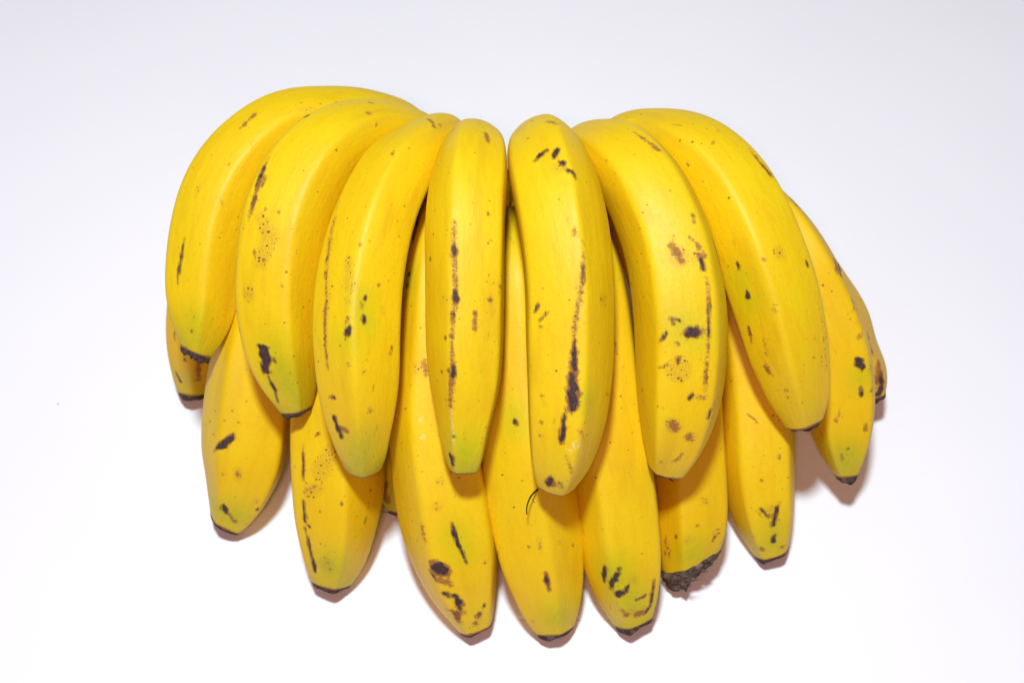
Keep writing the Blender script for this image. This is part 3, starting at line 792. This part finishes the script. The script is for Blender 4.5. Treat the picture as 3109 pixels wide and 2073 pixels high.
def blossom_end(b, g, parent, rs):
    ln, scale, kind = b['end']
    T, N, B = g['T'][0], g['N'][0], g['B'][0]
    ring = g['P'][0]; c = ring.mean(0); na = 56
    idx = (np.arange(na)*NA//na)
    dirs = ring[idx]-c
    ang = g['a'][idx]
    def jag(n, lo, hi):
        k = rs.rand(na)
        for _ in range(int(n+1)): k = (np.roll(k, -1)+2*k+np.roll(k, 1))/4
        k = (k-k.min())/(k.max()-k.min()); return lo+(hi-lo)*k
    ln *= .001
    rows = []
    if kind == 'ragged':
        left = .5-.5*np.sin(ang)                      # thicker towards the image's lower left
        edge = ln*(.35+.8*left)*jag(.6, .6, 1.25)
        for sc_, o_ in ((1.01, -.0030), (1.03, -.0018), (1.035, .04), (1.01, .18), (.95, .36), (.87, .54), (.76, .74), (.62, .92), (.48, 1.0), (.34, .92), (.2, .95), (0, .8)):
            off = o_ if o_ < 0 else o_*edge
            w = jag(.5, .90, 1.08)[:, None] if sc_ < 1.0 else jag(.5, .99, 1.03)[:, None]
            rows.append(c+dirs*sc_*w-T*np.reshape(off+rs.normal(0, .0004, na), (-1, 1)))
        m = TORN
    else:
        e = jag(3., .75, 1.1)*(1+.25*np.sin(2*ang+rs.rand()*6)+.15*np.sin(5*ang+rs.rand()*6))
        for sc_, o_ in ((scale*.99, -.0006), (scale*1.0, .25), (scale*.97, .75), (scale*.90, 1.0), (scale*.80, .95), (scale*.62, .55), (scale*.40, .70), (scale*.22, 1.05), (0, .9)):
            off = o_ if o_ < 0 else o_*ln*e+.0004
            w = jag(2., .95, 1.02)[:, None] if sc_ < scale*.95 else jag(1.5, .985, 1.012)[:, None]
            rows.append(c+dirs*sc_*w-T*np.reshape(off+rs.normal(0, ln*.012, na), (-1, 1)))
        m = END
    G = np.array(rows)
    G[-1] = G[-1].mean(0)
    V = G.reshape(-1, 3); F = grid_faces(len(rows), na)
    V[:, 2] = np.maximum(V[:, 2], .0004)
    cap = mesh_obj('torn_end' if kind == 'ragged' else 'blossom_end', V, F, m, parent)
    if kind == 'ragged':
        cap['label'] = 'torn fibrous black end'
        # loose dry fibres lying across the tear
        VV, FF = [], []
        for q in range(60):
            t0 = rs.uniform(-math.pi, math.pi)
            i = int((t0+math.pi)/(2*math.pi)*na) % na
            fr = rs.uniform(.0, .95); p0 = c+dirs[i]*(1.045-.50*fr*fr)-T*fr*.8*ln*(.35+.8*(.5-.5*math.sin(ang[i])))
            side = np.cross(T, dirs[i]); side /= np.linalg.norm(side)
            d = side*rs.choice([-1, 1])*rs.uniform(.9, 1.1)-T*rs.uniform(-.3, .15)+dirs[i]/np.linalg.norm(dirs[i])*rs.uniform(-.25, .0)
            d /= np.linalg.norm(d); le = rs.uniform(.003, .008)
            w = rs.uniform(.0002, .0007)
            u = np.cross(d, dirs[i]); u /= np.linalg.norm(u); v = np.cross(d, u)
            base = len(VV)
            for f, tap in ((0, 1), (.5, .8), (1, .15)):
                cc = p0+d*le*f+v*.0012*f*f*rs.uniform(-1, 1)
                for (x, y) in ((1, .35), (-1, .35), (-1, -.35), (1, -.35)): VV.append(cc+u*w*x*tap+v*w*y*tap)
            for r in range(2):
                for k in range(4): FF.append((base+r*4+k, base+r*4+(k+1) % 4, base+r*4+4+(k+1) % 4, base+r*4+4+k))
            FF += [(base+3, base+2, base+1, base), (base+8, base+9, base+10, base+11)]
        VV = np.array(VV); VV[:, 2] = np.maximum(VV[:, 2], .0006)
        mesh_obj('loose_fibres', VV, FF, TORN, parent, smooth=False)['kind'] = 'stuff'

def filament(pts, r_mm, parent):
    P = [(*p, 1.) for p in pts]
    S, L = catmull(P, 40); C = S[:, :3]*.01
    C[:, 2] = np.maximum(C[:, 2], .0006)
    T, N, B = frames(C, np.array([.3, -.5, .8]))
    r = r_mm*.0005*np.linspace(1.3, .55, len(C))
    a = np.linspace(0, 2*math.pi, 6, endpoint=False)
    G = C[:, None, :]+r[:, None, None]*(np.cos(a)[None, :, None]*N[:, None, :]+np.sin(a)[None, :, None]*B[:, None, :])
    mesh_obj('dried_filament', G.reshape(-1, 3), grid_faces(len(C), 6, flip=True), HAIR, parent)

for b in BANANAS: make_banana(b)

# the crown that joins the fingers, behind and below them
na, nr = 64, 40
th = np.linspace(0, 2*math.pi, na, endpoint=False)
rows = []
for i in range(nr):
    f = -1+2*i/(nr-1)
    x = f*.046
    rr = math.sqrt(max(0, 1-abs(f)**3.2))
    yc = .104-.012*f*f
    lump = 1+.05*np.cos(3*th+4*f)+.035*np.cos(7*th-9*f)
    rows.append(np.stack([np.full(na, x), yc+rr*.019*lump*np.cos(th), .036+rr*.017*lump*np.sin(th)], -1))
mesh_obj('crown', np.array(rows).reshape(-1, 3), grid_faces(nr, na, flip=True), CROWN, bunch)
